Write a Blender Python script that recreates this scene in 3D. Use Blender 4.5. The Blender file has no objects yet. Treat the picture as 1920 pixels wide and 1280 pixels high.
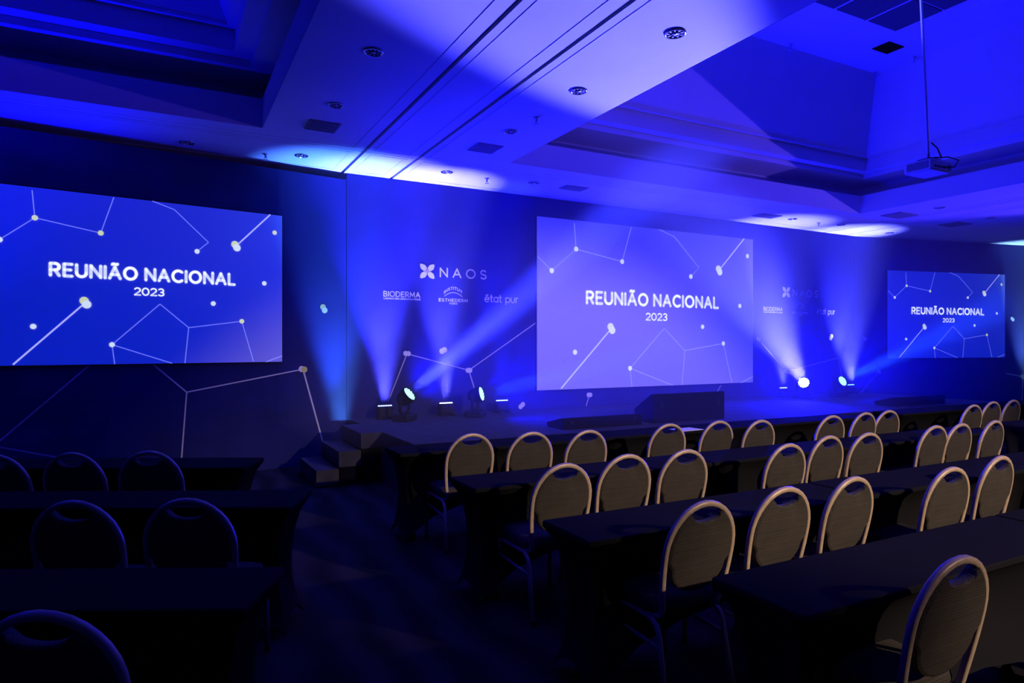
import bpy, math, random
from mathutils import Vector, Matrix
random.seed(7)
S = bpy.context.scene
C = S.collection
R = math.radians

# ------------------------------------------------------------------ camera
F, YAW, YH, CAMZ = 1237.0, R(27.754), 647.0, 1.65          # focal length in pixels of a 1920x1280 frame
cam = bpy.data.cameras.new('camera'); cam_o = bpy.data.objects.new('camera', cam); C.objects.link(cam_o)
cam.sensor_width = 36.0; cam.lens = F / 1920 * 36.0; cam.shift_y = (YH - 640) / 1920
cam_o.location = (0, 0, CAMZ); cam_o.rotation_euler = (math.pi / 2, 0, -YAW)
cam.clip_end = 200
S.camera = cam_o
CA, SA = math.cos(YAW), math.sin(YAW)

def ray(px, py):
    """direction in the room for a photo pixel, scaled so that its depth along the view axis is 1"""
    u, v = (px - 960) / F, (py - YH) / F
    return Vector((CA * u + SA, -SA * u + CA, -v))
def at_z(px, py, z):
    d = ray(px, py); t = (z - CAMZ) / d.z
    return Vector((d.x * t, d.y * t, z))
def at_y(px, py, y):
    d = ray(px, py); t = y / d.y
    return Vector((d.x * t, y, CAMZ + d.z * t))
def cam_dir(r, u, f):
    """a direction given as right / up / forward of the camera, in the room"""
    return Vector((CA * r + SA * f, -SA * r + CA * f, u)).normalized()

# ------------------------------------------------------------------ world, exposure
w = bpy.data.worlds.new('world'); S.world = w; w.use_nodes = True
w.node_tree.nodes['Background'].inputs[0].default_value = (0.004, 0.004, 0.03, 1)
w.node_tree.nodes['Background'].inputs[1].default_value = 0.0
vs = S.view_settings
vs.view_transform = 'Standard'; vs.look = 'None'; vs.exposure = 0.0; vs.gamma = 1.0; vs.use_curve_mapping = False
S.cycles.use_denoising = True
S.cycles.max_bounces = 4; S.cycles.diffuse_bounces = 3; S.cycles.volume_bounces = 0
S.cycles.sample_clamp_indirect = 3.0
S.cycles.volume_step_rate = 1.0

def spot(name, loc, target, power, col, angle, blend=0.5, radius=0.05):
    l = bpy.data.lights.new(name, 'SPOT'); l.energy = power; l.color = col
    l.spot_size = R(angle); l.spot_blend = blend; l.shadow_soft_size = radius
    o = bpy.data.objects.new(name, l); C.objects.link(o); o.location = loc
    o.rotation_euler = (Vector(target) - Vector(loc)).to_track_quat('-Z', 'Y').to_euler()
    return o

BLUE = (0.001, 0.001, 1.0)
# lamps outside the frame: a warm house light in the ceiling behind the seats (it lights the chair backs), a low light past the
# right-hand end of the room (its edge falls across the coffer), and the next uplight along the left-hand backdrop
spot('house_light_offscreen', (5.6, -4.6, 4.05), (5.6, 1.4, 0.75), 3000, (1.0, 0.74, 0.52), 57, 0.45, 0.08)
spot('side_light_right_offscreen', (19.5, 1.5, 1.55), (8.6, 7.6, 4.9), 3600, (0.15, 0.075, 1.0), 34, 0.5, 0.04)
spot('uplight_left_offscreen', (-3.1, 8.25, 0.25), (-3.0, 7.9, 4.1), 2600, BLUE, 90, 1.0, 0.06)

# ------------------------------------------------------------------ materials
def mat(name, col, rough=0.6, metal=0.0, spec=0.5, noise=None, bump=None, sheen=0.0, emit=None, strength=1.0):
    m = bpy.data.materials.new(name); m.use_nodes = True
    nt = m.node_tree; b = nt.nodes['Principled BSDF']
    b.inputs['Base Color'].default_value = (*col, 1); b.inputs['Roughness'].default_value = rough
    b.inputs['Metallic'].default_value = metal; b.inputs['Specular IOR Level'].default_value = spec
    if sheen: b.inputs['Sheen Weight'].default_value = sheen
    if emit:
        b.inputs['Emission Color'].default_value = (*emit, 1); b.inputs['Emission Strength'].default_value = strength
    if noise or bump:
        tc = nt.nodes.new('ShaderNodeTexCoord')
    if noise:                                           # (scale, low factor, high factor)
        n = nt.nodes.new('ShaderNodeTexNoise'); n.inputs['Scale'].default_value = noise[0]; n.inputs['Detail'].default_value = 4
        nt.links.new(tc.outputs['Object'], n.inputs['Vector'])
        r = nt.nodes.new('ShaderNodeValToRGB'); r.color_ramp.elements[0].position = 0.3; r.color_ramp.elements[1].position = 0.7
        r.color_ramp.elements[0].color = (*[c * noise[1] for c in col], 1); r.color_ramp.elements[1].color = (*[min(1, c * noise[2]) for c in col], 1)
        nt.links.new(n.outputs['Fac'], r.inputs[0]); nt.links.new(r.outputs[0], b.inputs['Base Color'])
    if bump:                                            # (scale, strength)
        n2 = nt.nodes.new('ShaderNodeTexNoise'); n2.inputs['Scale'].default_value = bump[0]
        nt.links.new(tc.outputs['Object'], n2.inputs['Vector'])
        bp = nt.nodes.new('ShaderNodeBump'); bp.inputs['Strength'].default_value = bump[1]; bp.inputs['Distance'].default_value = 0.01
        nt.links.new(n2.outputs['Fac'], bp.inputs['Height']); nt.links.new(bp.outputs[0], b.inputs['Normal'])
    return m

def weave_mat(name, col, col2, scale):
    m = mat(name, col, 0.85, spec=0.2); nt = m.node_tree; b = nt.nodes['Principled BSDF']
    tc = nt.nodes.new('ShaderNodeTexCoord'); ck = nt.nodes.new('ShaderNodeTexChecker')
    mp = nt.nodes.new('ShaderNodeMapping'); mp.inputs['Rotation'].default_value = (0, R(45), 0)
    ck.inputs['Scale'].default_value = scale; ck.inputs['Color1'].default_value = (*col, 1); ck.inputs['Color2'].default_value = (*col2, 1)
    nt.links.new(tc.outputs['Object'], mp.inputs['Vector']); nt.links.new(mp.outputs[0], ck.inputs['Vector'])
    nz = nt.nodes.new('ShaderNodeTexNoise'); nz.inputs['Scale'].default_value = 9
    nt.links.new(tc.outputs['Object'], nz.inputs['Vector'])
    mx = nt.nodes.new('ShaderNodeMixRGB'); mx.blend_type = 'MULTIPLY'; mx.inputs[0].default_value = 0.5
    nt.links.new(ck.outputs['Color'], mx.inputs[1]); nt.links.new(nz.outputs['Fac'], mx.inputs[2]); nt.links.new(mx.outputs[0], b.inputs['Base Color'])
    bp = nt.nodes.new('ShaderNodeBump'); bp.inputs['Strength'].default_value = 0.3; bp.inputs['Distance'].default_value = 0.002
    nt.links.new(ck.outputs['Fac'], bp.inputs['Height']); nt.links.new(bp.outputs[0], b.inputs['Normal'])
    return m

def carpet_mat():
    m = mat('carpet', (0.02, 0.02, 0.03), 0.95, spec=0.1); nt = m.node_tree; b = nt.nodes['Principled BSDF']
    tc = nt.nodes.new('ShaderNodeTexCoord'); wv = nt.nodes.new('ShaderNodeTexWave')
    wv.inputs['Scale'].default_value = 0.9; wv.inputs['Distortion'].default_value = 6; wv.inputs['Detail'].default_value = 3
    nt.links.new(tc.outputs['Object'], wv.inputs['Vector'])
    r = nt.nodes.new('ShaderNodeValToRGB'); r.color_ramp.elements[0].color = (0.006, 0.006, 0.007, 1); r.color_ramp.elements[1].color = (0.020, 0.018, 0.022, 1)
    nt.links.new(wv.outputs['Fac'], r.inputs[0]); nt.links.new(r.outputs[0], b.inputs['Base Color'])
    return m

def screen_mat(name, stops, tilt=0.0, width=5.0):
    """the picture a screen shows: a colour run from one side to the other"""
    m = bpy.data.materials.new(name); m.use_nodes = True; nt = m.node_tree
    b = nt.nodes['Principled BSDF']; b.inputs['Base Color'].default_value = (0.62, 0.62, 0.62, 1); b.inputs['Roughness'].default_value = 0.8
    tc = nt.nodes.new('ShaderNodeTexCoord'); mp = nt.nodes.new('ShaderNodeMapping'); mp.vector_type = 'TEXTURE'
    mp.inputs['Scale'].default_value = (width, 1, width); mp.inputs['Rotation'].default_value = (0, tilt, 0); mp.inputs['Location'].default_value = (-width / 2, 0, 0)
    sp = nt.nodes.new('ShaderNodeSeparateXYZ'); r = nt.nodes.new('ShaderNodeValToRGB')
    nt.links.new(tc.outputs['Object'], mp.inputs['Vector']); nt.links.new(mp.outputs[0], sp.inputs[0]); nt.links.new(sp.outputs['X'], r.inputs[0])
    els = r.color_ramp.elements
    while len(els) < len(stops): els.new(0.5)
    for e, (p, c) in zip(els, stops): e.position = p; e.color = (*c, 1)
    nt.links.new(r.outputs[0], b.inputs['Emission Color']); b.inputs['Emission Strength'].default_value = 1.0
    return m

M = {
    'ceiling': mat('ceiling_plaster', (0.78, 0.78, 0.80), 0.8, spec=0.2, noise=(1.3, 0.95, 1.03)),
    'groove': mat('track_metal', (0.05, 0.05, 0.06), 0.5),
    'dark_tile': mat('dark_acoustic_tile', (0.09, 0.09, 0.10), 0.9, noise=(40, 0.7, 1.2)),
    'grille': mat('vent_grey', (0.22, 0.22, 0.24), 0.6),
    'backdrop': mat('printed_backdrop_cloth', (0.016, 0.019, 0.10), 0.9, spec=0.15, noise=(2.0, 0.85, 1.15)),
    'roomwall': mat('room_wall', (0.10, 0.09, 0.09), 0.8),
    'carpet': carpet_mat(),
    'stage': mat('stage_carpet', (0.035, 0.035, 0.042), 0.9, spec=0.15, noise=(6, 0.7, 1.3)),
    'skirt': mat('stage_skirt', (0.004, 0.004, 0.008), 0.95, spec=0.02),
    'black': mat('black_plastic', (0.006, 0.006, 0.010), 0.6, spec=0.15),
    'black_matt': mat('black_cabinet', (0.003, 0.003, 0.006), 0.9, spec=0.05, bump=(120, 0.3)),
    'cloth': mat('black_stretch_cloth', (0.010, 0.010, 0.012), 0.95, spec=0.02, bump=(6, 0.08)),
    'frame': mat('gold_chair_frame', (0.52, 0.40, 0.28), 0.42, metal=0.15, noise=(30, 0.85, 1.1)),
    'fabric': weave_mat('chair_fabric', (0.085, 0.075, 0.062), (0.038, 0.033, 0.029), 150),
    'print_white': mat('white_print', (0.85, 0.85, 0.88), 0.7),
    'print_line': mat('pale_line_print', (0.62, 0.62, 0.68), 0.7),
    'print_yellow': mat('yellow_print', (0.75, 0.72, 0.12), 0.7),
    'print_lilac': mat('lilac_print', (0.55, 0.42, 0.75), 0.7),
    'scr_text': mat('screen_text', (0.62, 0.62, 0.62), 0.8, emit=(0.62, 0.68, 0.98), strength=1.0),
    'scr_line': mat('screen_line', (0.62, 0.62, 0.62), 0.8, emit=(0.16, 0.19, 0.78), strength=1.0),
    'scr_bold': mat('screen_bold_line', (0.62, 0.62, 0.62), 0.8, emit=(0.40, 0.42, 0.92), strength=1.0),
    'scr_dot': mat('screen_dot', (0.62, 0.62, 0.62), 0.8, emit=(0.60, 0.70, 0.75), strength=1.0),
    'scr_yellow': mat('screen_yellow', (0.62, 0.62, 0.62), 0.8, emit=(0.55, 0.62, 0.22), strength=1.0),
    'led_cyan': mat('led_cyan', (0.1, 0.1, 0.1), 0.4, emit=(0.35, 0.9, 1.0), strength=2.2),
    'led_white': mat('led_white', (0.1, 0.1, 0.1), 0.4, emit=(0.75, 0.9, 1.0), strength=6.0),
    'led_blue': mat('led_blue', (0.1, 0.1, 0.1), 0.4, emit=(0.35, 0.5, 1.0), strength=4.0),
    'chrome': mat('reflector', (0.75, 0.75, 0.78), 0.12, metal=1.0),
    'white_plastic': mat('white_plastic', (0.62, 0.60, 0.58), 0.5),
    'grey_plastic': mat('grey_plastic', (0.16, 0.16, 0.18), 0.5),
    'steel': mat('white_steel', (0.6, 0.6, 0.62), 0.4),
    'paper': mat('paper', (0.8, 0.8, 0.78), 0.8),
}

# ------------------------------------------------------------------ mesh helpers
class MB:
    def __init__(s): s.v = []; s.f = []; s.sm = []
    def add(s, vs_, fs, smooth=False):
        o = len(s.v); s.v += [tuple(p) for p in vs_]; s.f += [tuple(i + o for i in f) for f in fs]; s.sm += [smooth] * len(fs); return s
    def box(s, a, b):
        (x0, y0, z0), (x1, y1, z1) = a, b
        return s.add([(x0, y0, z0), (x1, y0, z0), (x1, y1, z0), (x0, y1, z0), (x0, y0, z1), (x1, y0, z1), (x1, y1, z1), (x0, y1, z1)],
                     [(0, 3, 2, 1), (4, 5, 6, 7), (0, 1, 5, 4), (1, 2, 6, 5), (2, 3, 7, 6), (3, 0, 4, 7)])
    def bevbox(s, a, b, e):
        """box with chamfered vertical and top edges"""
        (x0, y0, z0), (x1, y1, z1) = a, b
        def ring(x0, y0, x1, y1, e, z): return [(x0 + e, y0, z), (x1 - e, y0, z), (x1, y0 + e, z), (x1, y1 - e, z), (x1 - e, y1, z), (x0 + e, y1, z), (x0, y1 - e, z), (x0, y0 + e, z)]
        v = ring(x0 + e, y0 + e, x1 - e, y1 - e, e, z0) + ring(x0, y0, x1, y1, e, z0 + e) + ring(x0, y0, x1, y1, e, z1 - e) + ring(x0 + e, y0 + e, x1 - e, y1 - e, e, z1)
        f = [tuple(range(7, -1, -1)), tuple(range(24, 32))]
        for k in range(3):
            for i in range(8): f.append((k * 8 + i, k * 8 + (i + 1) % 8, k * 8 + 8 + (i + 1) % 8, k * 8 + 8 + i))
        return s.add(v, f)
    def prism(s, poly, axis, a, b):
        """extrude a closed 2-D outline along an axis ('x': outline is (y,z); 'y': (x,z); 'z': (x,y))"""
        def P(p, t): return {'x': (t, p[0], p[1]), 'y': (p[0], t, p[1]), 'z': (p[0], p[1], t)}[axis]
        n = len(poly)
        return s.add([P(p, a) for p in poly] + [P(p, b) for p in poly],
                     [tuple(range(n)), tuple(range(2 * n - 1, n - 1, -1))] + [(i, i + n, (i + 1) % n + n, (i + 1) % n) for i in range(n)])
    def sweep(s, path, w, h, seg=8, up=(1, 0, 0), cap=True):
        """a tube of rounded section w x h along a path; 'up' is the direction of w"""
        path = [Vector(p) for p in path]; up = Vector(up); rings = []
        for i, p in enumerate(path):
            t = (path[min(i + 1, len(path) - 1)] - path[max(i - 1, 0)]).normalized()
            a = (up - t * up.dot(t));  a = a.normalized() if a.length > 1e-4 else t.orthogonal().normalized()
            b = t.cross(a)
            ring = []
            for k in range(seg):
                an = 2 * math.pi * (k + 0.5) / seg; c_, s_ = math.cos(an), math.sin(an)
                q = 0.62
                ring.append(p + a * (w / 2 * math.copysign(abs(c_) ** q, c_)) + b * (h / 2 * math.copysign(abs(s_) ** q, s_)))
            rings.append(ring)
        v = [q for r_ in rings for q in r_]; f = []
        for i in range(len(path) - 1):
            for k in range(seg): f.append((i * seg + k, i * seg + (k + 1) % seg, (i + 1) * seg + (k + 1) % seg, (i + 1) * seg + k))
        if cap: f += [tuple(range(seg - 1, -1, -1)), tuple(range((len(path) - 1) * seg, len(path) * seg))]
        return s.add(v, f, True)
    def lathe(s, prof, n=16, origin=(0, 0, 0), axis=(0, 0, 1), smooth=True):
        """profile of (radius, height) turned about an axis"""
        ax = Vector(axis).normalized(); a = ax.orthogonal().normalized(); b = ax.cross(a); o = Vector(origin); v = []; f = []
        for r_, h in prof:
            for k in range(n):
                an = 2 * math.pi * k / n; v.append(o + ax * h + a * (r_ * math.cos(an)) + b * (r_ * math.sin(an)))
        for i in range(len(prof) - 1):
            for k in range(n): f.append((i * n + k, i * n + (k + 1) % n, (i + 1) * n + (k + 1) % n, (i + 1) * n + k))
        if prof[0][0] > 1e-5: f.append(tuple(range(n - 1, -1, -1)))
        if prof[-1][0] > 1e-5: f.append(tuple(range((len(prof) - 1) * n, len(prof) * n)))
        return s.add(v, f, smooth)
    def build(s, name, m, parent=None):
        me = bpy.data.meshes.new(name); me.from_pydata([tuple(p) for p in s.v], [], s.f)
        me.polygons.foreach_set('use_smooth', s.sm); me.materials.append(M[m] if isinstance(m, str) else m); me.update()
        o = bpy.data.objects.new(name, me); C.objects.link(o)
        if parent: o.parent = parent
        return o

def tag(o, label, cat=None, group=None, kind=None):
    o['label'] = label
    if cat: o['category'] = cat
    if group: o['group'] = group
    if kind: o['kind'] = kind
    return o
def empty(name, loc=(0, 0, 0), rz=0.0):
    o = bpy.data.objects.new(name, None); C.objects.link(o); o.location = loc; o.rotation_euler = (0, 0, rz); o.empty_display_size = 0.1
    return o
def struct(o): o['kind'] = 'structure'; return o
def copy_tree(o, parent=None):
    c = o.copy(); C.objects.link(c); c.parent = parent
    for ch in list(o.children): copy_tree(ch, c)
    return c

# ------------------------------------------------------------------ stroke lettering
def arc(cx, cy, rx, ry, a0, a1, n=14): return [(cx + rx * math.cos(R(a0 + (a1 - a0) * i / n)), cy + ry * math.sin(R(a0 + (a1 - a0) * i / n))) for i in range(n + 1)]
def glyph(c):
    """strokes of one letter, cap height 1; returns (advance width, strokes)"""
    G = {
     'R': (0.62, [[(0, 0), (0, 1), (0.33, 1)] + arc(0.33, 0.73, 0.27, 0.27, 90, -90) + [(0, 0.46)], [(0.33, 0.46), (0.6, 0)]]),
     'E': (0.55, [[(0.55, 1), (0, 1), (0, 0), (0.55, 0)], [(0, 0.52), (0.47, 0.52)]]),
     'U': (0.70, [[(0, 1), (0, 0.34)] + arc(0.35, 0.34, 0.35, 0.34, 180, 360) + [(0.7, 1)]]),
     'N': (0.72, [[(0, 0), (0, 1), (0.72, 0), (0.72, 1)]]),
     'I': (0.0, [[(0, 0), (0, 1)]]),
     'A': (0.80, [[(0, 0), (0.4, 1), (0.8, 0)], [(0.14, 0.33), (0.66, 0.33)]]),
     'Ã': (0.80, [[(0, 0), (0.4, 1), (0.8, 0)], [(0.14, 0.33), (0.66, 0.33)], [(0.2, 1.2), (0.27, 1.27), (0.36, 1.26), (0.45, 1.21), (0.53, 1.2), (0.6, 1.27)]]),
     'O': (0.92, [arc(0.46, 0.5, 0.46, 0.5, 0, 360, 28)]),
     'Q': (0.92, [arc(0.46, 0.5, 0.46, 0.5, 0, 360, 28), [(0.6, 0.25), (0.9, -0.05)]]),
     'C': (0.78, [arc(0.46, 0.5, 0.46, 0.5, 48, 312, 22)]),
     'G': (0.82, [arc(0.46, 0.5, 0.46, 0.5, 48, 340, 22) + [(0.86, 0.48), (0.52, 0.48)]]),
     'L': (0.50, [[(0, 1), (0, 0), (0.5, 0)]]),
     'S': (0.58, [arc(0.29, 0.74, 0.26, 0.26, 30, 270, 12) + arc(0.29, 0.24, 0.29, 0.24, 90, -150, 12)]),
     'B': (0.60, [[(0, 0), (0, 1), (0.3, 1)] + arc(0.3, 0.76, 0.24, 0.24, 90, -90, 10) + [(0, 0.52)], [(0.3, 0.52)] + arc(0.32, 0.26, 0.28, 0.26, 90, -90, 10) + [(0, 0)]]),
     'D': (0.74, [[(0, 0), (0, 1), (0.26, 1)] + arc(0.26, 0.5, 0.48, 0.5, 90, -90, 14) + [(0, 0)]]),
     'M': (0.86, [[(0, 0), (0.06, 1), (0.43, 0.2), (0.80, 1), (0.86, 0)]]),
     'T': (0.64, [[(0, 1), (0.64, 1)], [(0.32, 1), (0.32, 0)]]),
     'H': (0.68, [[(0, 0), (0, 1)], [(0.68, 0), (0.68, 1)], [(0, 0.52), (0.68, 0.52)]]),
     'P': (0.56, [[(0, 0), (0, 1), (0.28, 1)] + arc(0.28, 0.72, 0.28, 0.28, 90, -90, 10) + [(0, 0.44)]]),
     '2': (0.58, [arc(0.29, 0.71, 0.28, 0.29, 160, -40, 12) + [(0, 0), (0.6, 0)]]),
     '0': (0.66, [arc(0.33, 0.5, 0.33, 0.5, 0, 360, 24)]),
     '3': (0.56, [arc(0.27, 0.75, 0.26, 0.25, 150, -90, 12), arc(0.27, 0.25, 0.29, 0.25, 90, -150, 12)]),
     'e': (0.58, [[(0.02, 0.34), (0.58, 0.34)] + arc(0.3, 0.32, 0.29, 0.32, 0, 310, 18)]),
     'é': (0.58, [[(0.02, 0.34), (0.58, 0.34)] + arc(0.3, 0.32, 0.29, 0.32, 0, 310, 18), [(0.16, 0.84), (0.44, 0.9)]]),
     't': (0.30, [[(0.12, 0.9), (0.12, 0.14)] + arc(0.24, 0.14, 0.12, 0.14, 180, 290, 6), [(0, 0.62), (0.3, 0.62)]]),
     'a': (0.58, [arc(0.29, 0.32, 0.29, 0.32, 0, 360, 20), [(0.58, 0.64), (0.58, 0)]]),
     'p': (0.58, [arc(0.3, 0.32, 0.29, 0.32, 0, 360, 20), [(0, 0.64), (0, -0.28)]]),
     'u': (0.52, [[(0, 0.64), (0, 0.26)] + arc(0.26, 0.26, 0.26, 0.26, 180, 360, 10) + [(0.52, 0.64)]]),
     'r': (0.30, [[(0, 0), (0, 0.64)], [(0, 0.38)] + arc(0.26, 0.36, 0.26, 0.28, 170, 80, 6)]),
    }
    return G[c]
def layout(text, gap, space=0.42):
    x = 0; out = []
    for c in text:
        if c == ' ': x += space; continue
        wd, st = glyph(c); out += [[(x + a, b) for a, b in s_] for s_ in st]; x += wd + gap
    return x - gap, out
class Flat:
    """flat marks in the plane of a wall or screen: x along it, z up, y just proud of it (towards the audience is -y)"""
    def __init__(s, y): s.m = MB(); s.y = y
    def poly(s, pts):
        n = len(pts); s.m.add([(a, s.y, b) for a, b in pts], [tuple(range(n))]); return s
    def disc(s, x, z, rx, rz=None, n=20):
        rz = rz or rx; return s.poly([(x + rx * math.cos(2 * math.pi * k / n), z + rz * math.sin(2 * math.pi * k / n)) for k in range(n)])
    def line(s, a, b, wd):
        dx, dz = b[0] - a[0], b[1] - a[1]; L = math.hypot(dx, dz) or 1e-6; nx, nz = -dz / L * wd / 2, dx / L * wd / 2
        return s.poly([(a[0] + nx, a[1] + nz), (a[0] - nx, a[1] - nz), (b[0] - nx, b[1] - nz), (b[0] + nx, b[1] + nz)])
    def stroke(s, pts, wd):
        for a, b in zip(pts, pts[1:]): s.line(a, b, wd)
        for p in pts: s.disc(p[0], p[1], wd / 2, n=10)
        return s
    def text(s, text, x0, x1, z0, cap, wd, gap=0.26, warp=None):
        W, st = layout(text, gap); k = (x1 - x0) / W
        for p in st:
            q = [(x0 + a * k, z0 + b * cap) for a, b in p]
            if warp: q = [warp(*t) for t in q]
            s.stroke(q, wd)
        return s
    def build(s, name, m, parent): return s.m.build(name, m, parent)

# ================================================================== THE SETTING
H = 4.11                                                    # ceiling height
K1 = Vector((2.30, 9.44)); A_L, A_C, A_R = R(8.72), R(0.68), R(-11.95); LW = 11.46
K2 = K1 + Vector((math.cos(A_C), math.sin(A_C))) * LW
fl = MB().box((-9, -7, -0.1), (23, 11.5, 0)).build('floor', 'carpet'); struct(fl)

def wall_obj(name, corner, ang, s0, s1, top, m, thick=0.08):
    """a backdrop wall whose own x runs along it from its corner; its face is y = 0 and looks to -y"""
    o = MB().box((s0, 0, 0), (s1, thick, top)).build(name, m); o.location = (corner.x, corner.y, 0); o.rotation_euler = (0, 0, ang)
    return struct(o)
wall_l = wall_obj('wall_left', K1, A_L, -11.2, -0.012, H - 0.10, 'backdrop')
wall_c = wall_obj('wall_center', K1, A_C, 0, LW, H - 0.005, 'backdrop')
wall_r = wall_obj('wall_right', K2, A_R, 0.012, 9.4, H - 0.01, 'backdrop')
struct(MB().box((-9.1, -7, 0), (-9, 11.5, 7)).build('wall_side_left', 'roomwall'))
struct(MB().box((23, -7, 0), (23.1, 11.5, 7)).build('wall_side_right', 'roomwall'))
struct(MB().box((-9, -7.1, 0), (23, -7, 7)).build('wall_back', 'roomwall'))
struct(MB().box((-9, 11.5, 0), (23, 11.6, 7)).build('wall_front', 'roomwall'))
def on_wall(px, py, corner, ang):
    """pixel -> (distance along the wall, height)"""
    d = ray(px, py); t = Vector((math.cos(ang), math.sin(ang))); n = Vector((-t.y, t.x))
    k = corner.dot(n) / (d.x * n.x + d.y * n.y); p = Vector((d.x * k, d.y * k))
    return ((p - corner).dot(t), CAMZ + d.z * k)
WL = lambda px, py: on_wall(px, py, K1, A_L)
WC = lambda px, py: on_wall(px, py, K1, A_C)
WR = lambda px, py: on_wall(px, py, K2, A_R)

# ---- ceiling: panels between dark partition tracks, two deep stepped coffers
ceil = empty('ceiling', (0, 0, H)); struct(ceil)
GX = [-9.0, 2.238, 2.955, 12.72, 13.44, 23.0]; GY = [-7.0, 8.30, 11.5]
COF = {0: (-6.6, 0.98, -2.2, 7.93), 2: (4.12, 11.52, -2.2, 7.90)}
def slab(m, x0, y0, x1, y1, z0=0.0, z1=0.05): m.box((x0, y0, z0), (x1, y1, z1))
def trim_frame(m, x0, y0, x1, y1, wd=0.045, dp=0.0035):
    for a, b in (((x0, y0), (x1, y0 + wd)), ((x0, y1 - wd), (x1, y1)), ((x0, y0 + wd), (x0 + wd, y1 - wd)), ((x1 - wd, y0 + wd), (x1, y1 - wd))):
        m.box((a[0], a[1], -dp), (b[0], b[1], 0.0))
for j in range(2):
    for i in range(5):
        hx, hy = (0.022, 0.007)
        x0, x1, y0, y1 = GX[i] + hx, GX[i + 1] - hx, GY[j] + hy, GY[j + 1] - hy
        m = MB()
        if j == 0 and i in COF:
            a, b, c, d = COF[i]
            slab(m, x0, y0, a, y1); slab(m, b, y0, x1, y1); slab(m, a, y0, b, c); slab(m, a, d, b, y1)
        else: slab(m, x0, y0, x1, y1)
        pnl = m.build('ceiling_panel', 'ceiling', ceil)
        t = MB(); trim_frame(t, x0 + 0.09, y0 + 0.07, x1 - 0.09, min(y1 - 0.07, 8.22 if j == 0 else 9.35 + 0.0 * i)); t.build('moulding', 'ceiling', pnl)
for gx in GX[1:5]:
    MB().box((gx - 0.03, -7, 0.03), (gx + 0.03, 11.5, 0.06)).build('partition_track', 'groove', ceil)
MB().box((-9, 8.28, 0.051), (23, 8.32, 0.07)).build('cross_joint', 'groove', ceil)
ZT = 6.2
def coffer(key):
    a, b, c, d = COF[key]
    root = MB()
    prof = [(0.004, -0.001), (0.004, 0.33), (-0.55, 0.33), (-0.55, 0.60), (0.14, 0.60), (0.14, 0.68), (0.32, 0.68), (0.32, 0.90), (0.40, 0.90), (0.40, 0.93), (0.95, ZT - H)]
    v = []; f = []
    for e, z in prof: v += [(a + e, c + e, z), (b - e, c + e, z), (b - e, d - e, z), (a + e, d - e, z)]
    for i in range(len(prof) - 1):
        for k in range(4): f.append((i * 4 + k, i * 4 + (k + 1) % 4, i * 4 + 4 + (k + 1) % 4, i * 4 + 4 + k))
    n = (len(prof) - 1) * 4; f.append((n, n + 1, n + 2, n + 3))
    root.add(v, f); o = root.build('coffer', 'ceiling', ceil)
    return o
cof_l = coffer(0); cof_r = coffer(2)
# dark acoustic tiles set in the top of the coffer
for i in range(5):
    for j in range(4):
        x0 = 5.98 + 0.68 * i; y1 = 5.86 - 0.68 * j
        MB().box((x0 + 0.03, y1 - 0.65, ZT - H - 0.012), (x0 + 0.65, y1, ZT - H - 0.001)).build('acoustic_tile', 'dark_tile', cof_r)

# ---- stage
ST = 0.60; SX0, SX1, SY0 = 2.335, 13.7, 6.66
stage = MB().add([(SX0, SY0, 0), (SX1, SY0, 0), (K2.x, K2.y - 0.01, 0), (K1.x + 0.01, K1.y - 0.01, 0),
                  (SX0, SY0, ST), (SX1, SY0, ST), (K2.x, K2.y - 0.01, ST), (K1.x + 0.01, K1.y - 0.01, ST)],
                 [(0, 3, 2, 1), (4, 5, 6, 7), (0, 1, 5, 4), (1, 2, 6, 5), (2, 3, 7, 6), (3, 0, 4, 7)]).build('stage', 'stage')
tag(stage, 'low dark carpeted stage platform in front of the backdrop', 'stage')
for i in range(9):
    x0 = SX0 + (SX1 - SX0) * i / 9
    MB().box((x0 + 0.004, SY0 - 0.016, 0.0), (x0 + (SX1 - SX0) / 9 - 0.004, SY0 - 0.001, ST - 0.04)).build('skirt_panel', 'skirt', stage)
MB().box((SX0, SY0 - 0.02, ST - 0.04), (SX1, SY0 - 0.001, ST)).build('edge_strip', 'black', stage)
steps = empty('stage_steps', (1.945, 8.25, 0)); tag(steps, 'black three-tread steps leading up to the end of the stage', 'steps')
for k in range(3):
    x0 = 1.46 + 0.26 * k - 1.86
    MB().box((x0, -0.47, 0.2 * k + 0.02), (x0 + 0.26, 0.55 - 0.03 * k, 0.2 * (k + 1))).build('tread', 'stage', steps)
    MB().box((x0 + 0.02, -0.45, 0), (x0 + 0.26, 0.53, 0.2 * k + 0.02)).build('riser_box', 'skirt', steps)

# ================================================================== PRINT ON THE BACKDROP
YP = -0.004
def node_pair(wl, f_, px, py, dpx, dpy, mats, r_px=5.5):
    """two overlapping printed discs; positions read from the photo, laid on the wall"""
    for sgn, mm, k in ((-1, mats[0], 0), (1, mats[1], 1)):
        s_, z = f_(px + sgn * dpx, py + sgn * dpy); s2, z2 = f_(px + sgn * dpx, py + sgn * dpy - r_px)
        Flat(YP - 0.001 * k).disc(s_, z, abs(z2 - z)).build('printed_dot', mm, wl)
def pline(wl, f_, pts, wd=0.016, m='print_line'):
    q = [f_(*p) for p in pts]
    for a, b in zip(q, q[1:]): Flat(YP + 0.002).line(a, b, wd).build('printed_line', m, wl)
pline(wall_l, WL, [(568, 692), (350, 735), (286, 682)]); pline(wall_l, WL, [(350, 735), (338, 890)]); pline(wall_l, WL, [(568, 692), (609, 842)], 0.022)
pline(wall_l, WL, [(168, 684), (0, 826), (-90, 900)]); pline(wall_l, WL, [(0, 838), (180, 870)])
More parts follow.
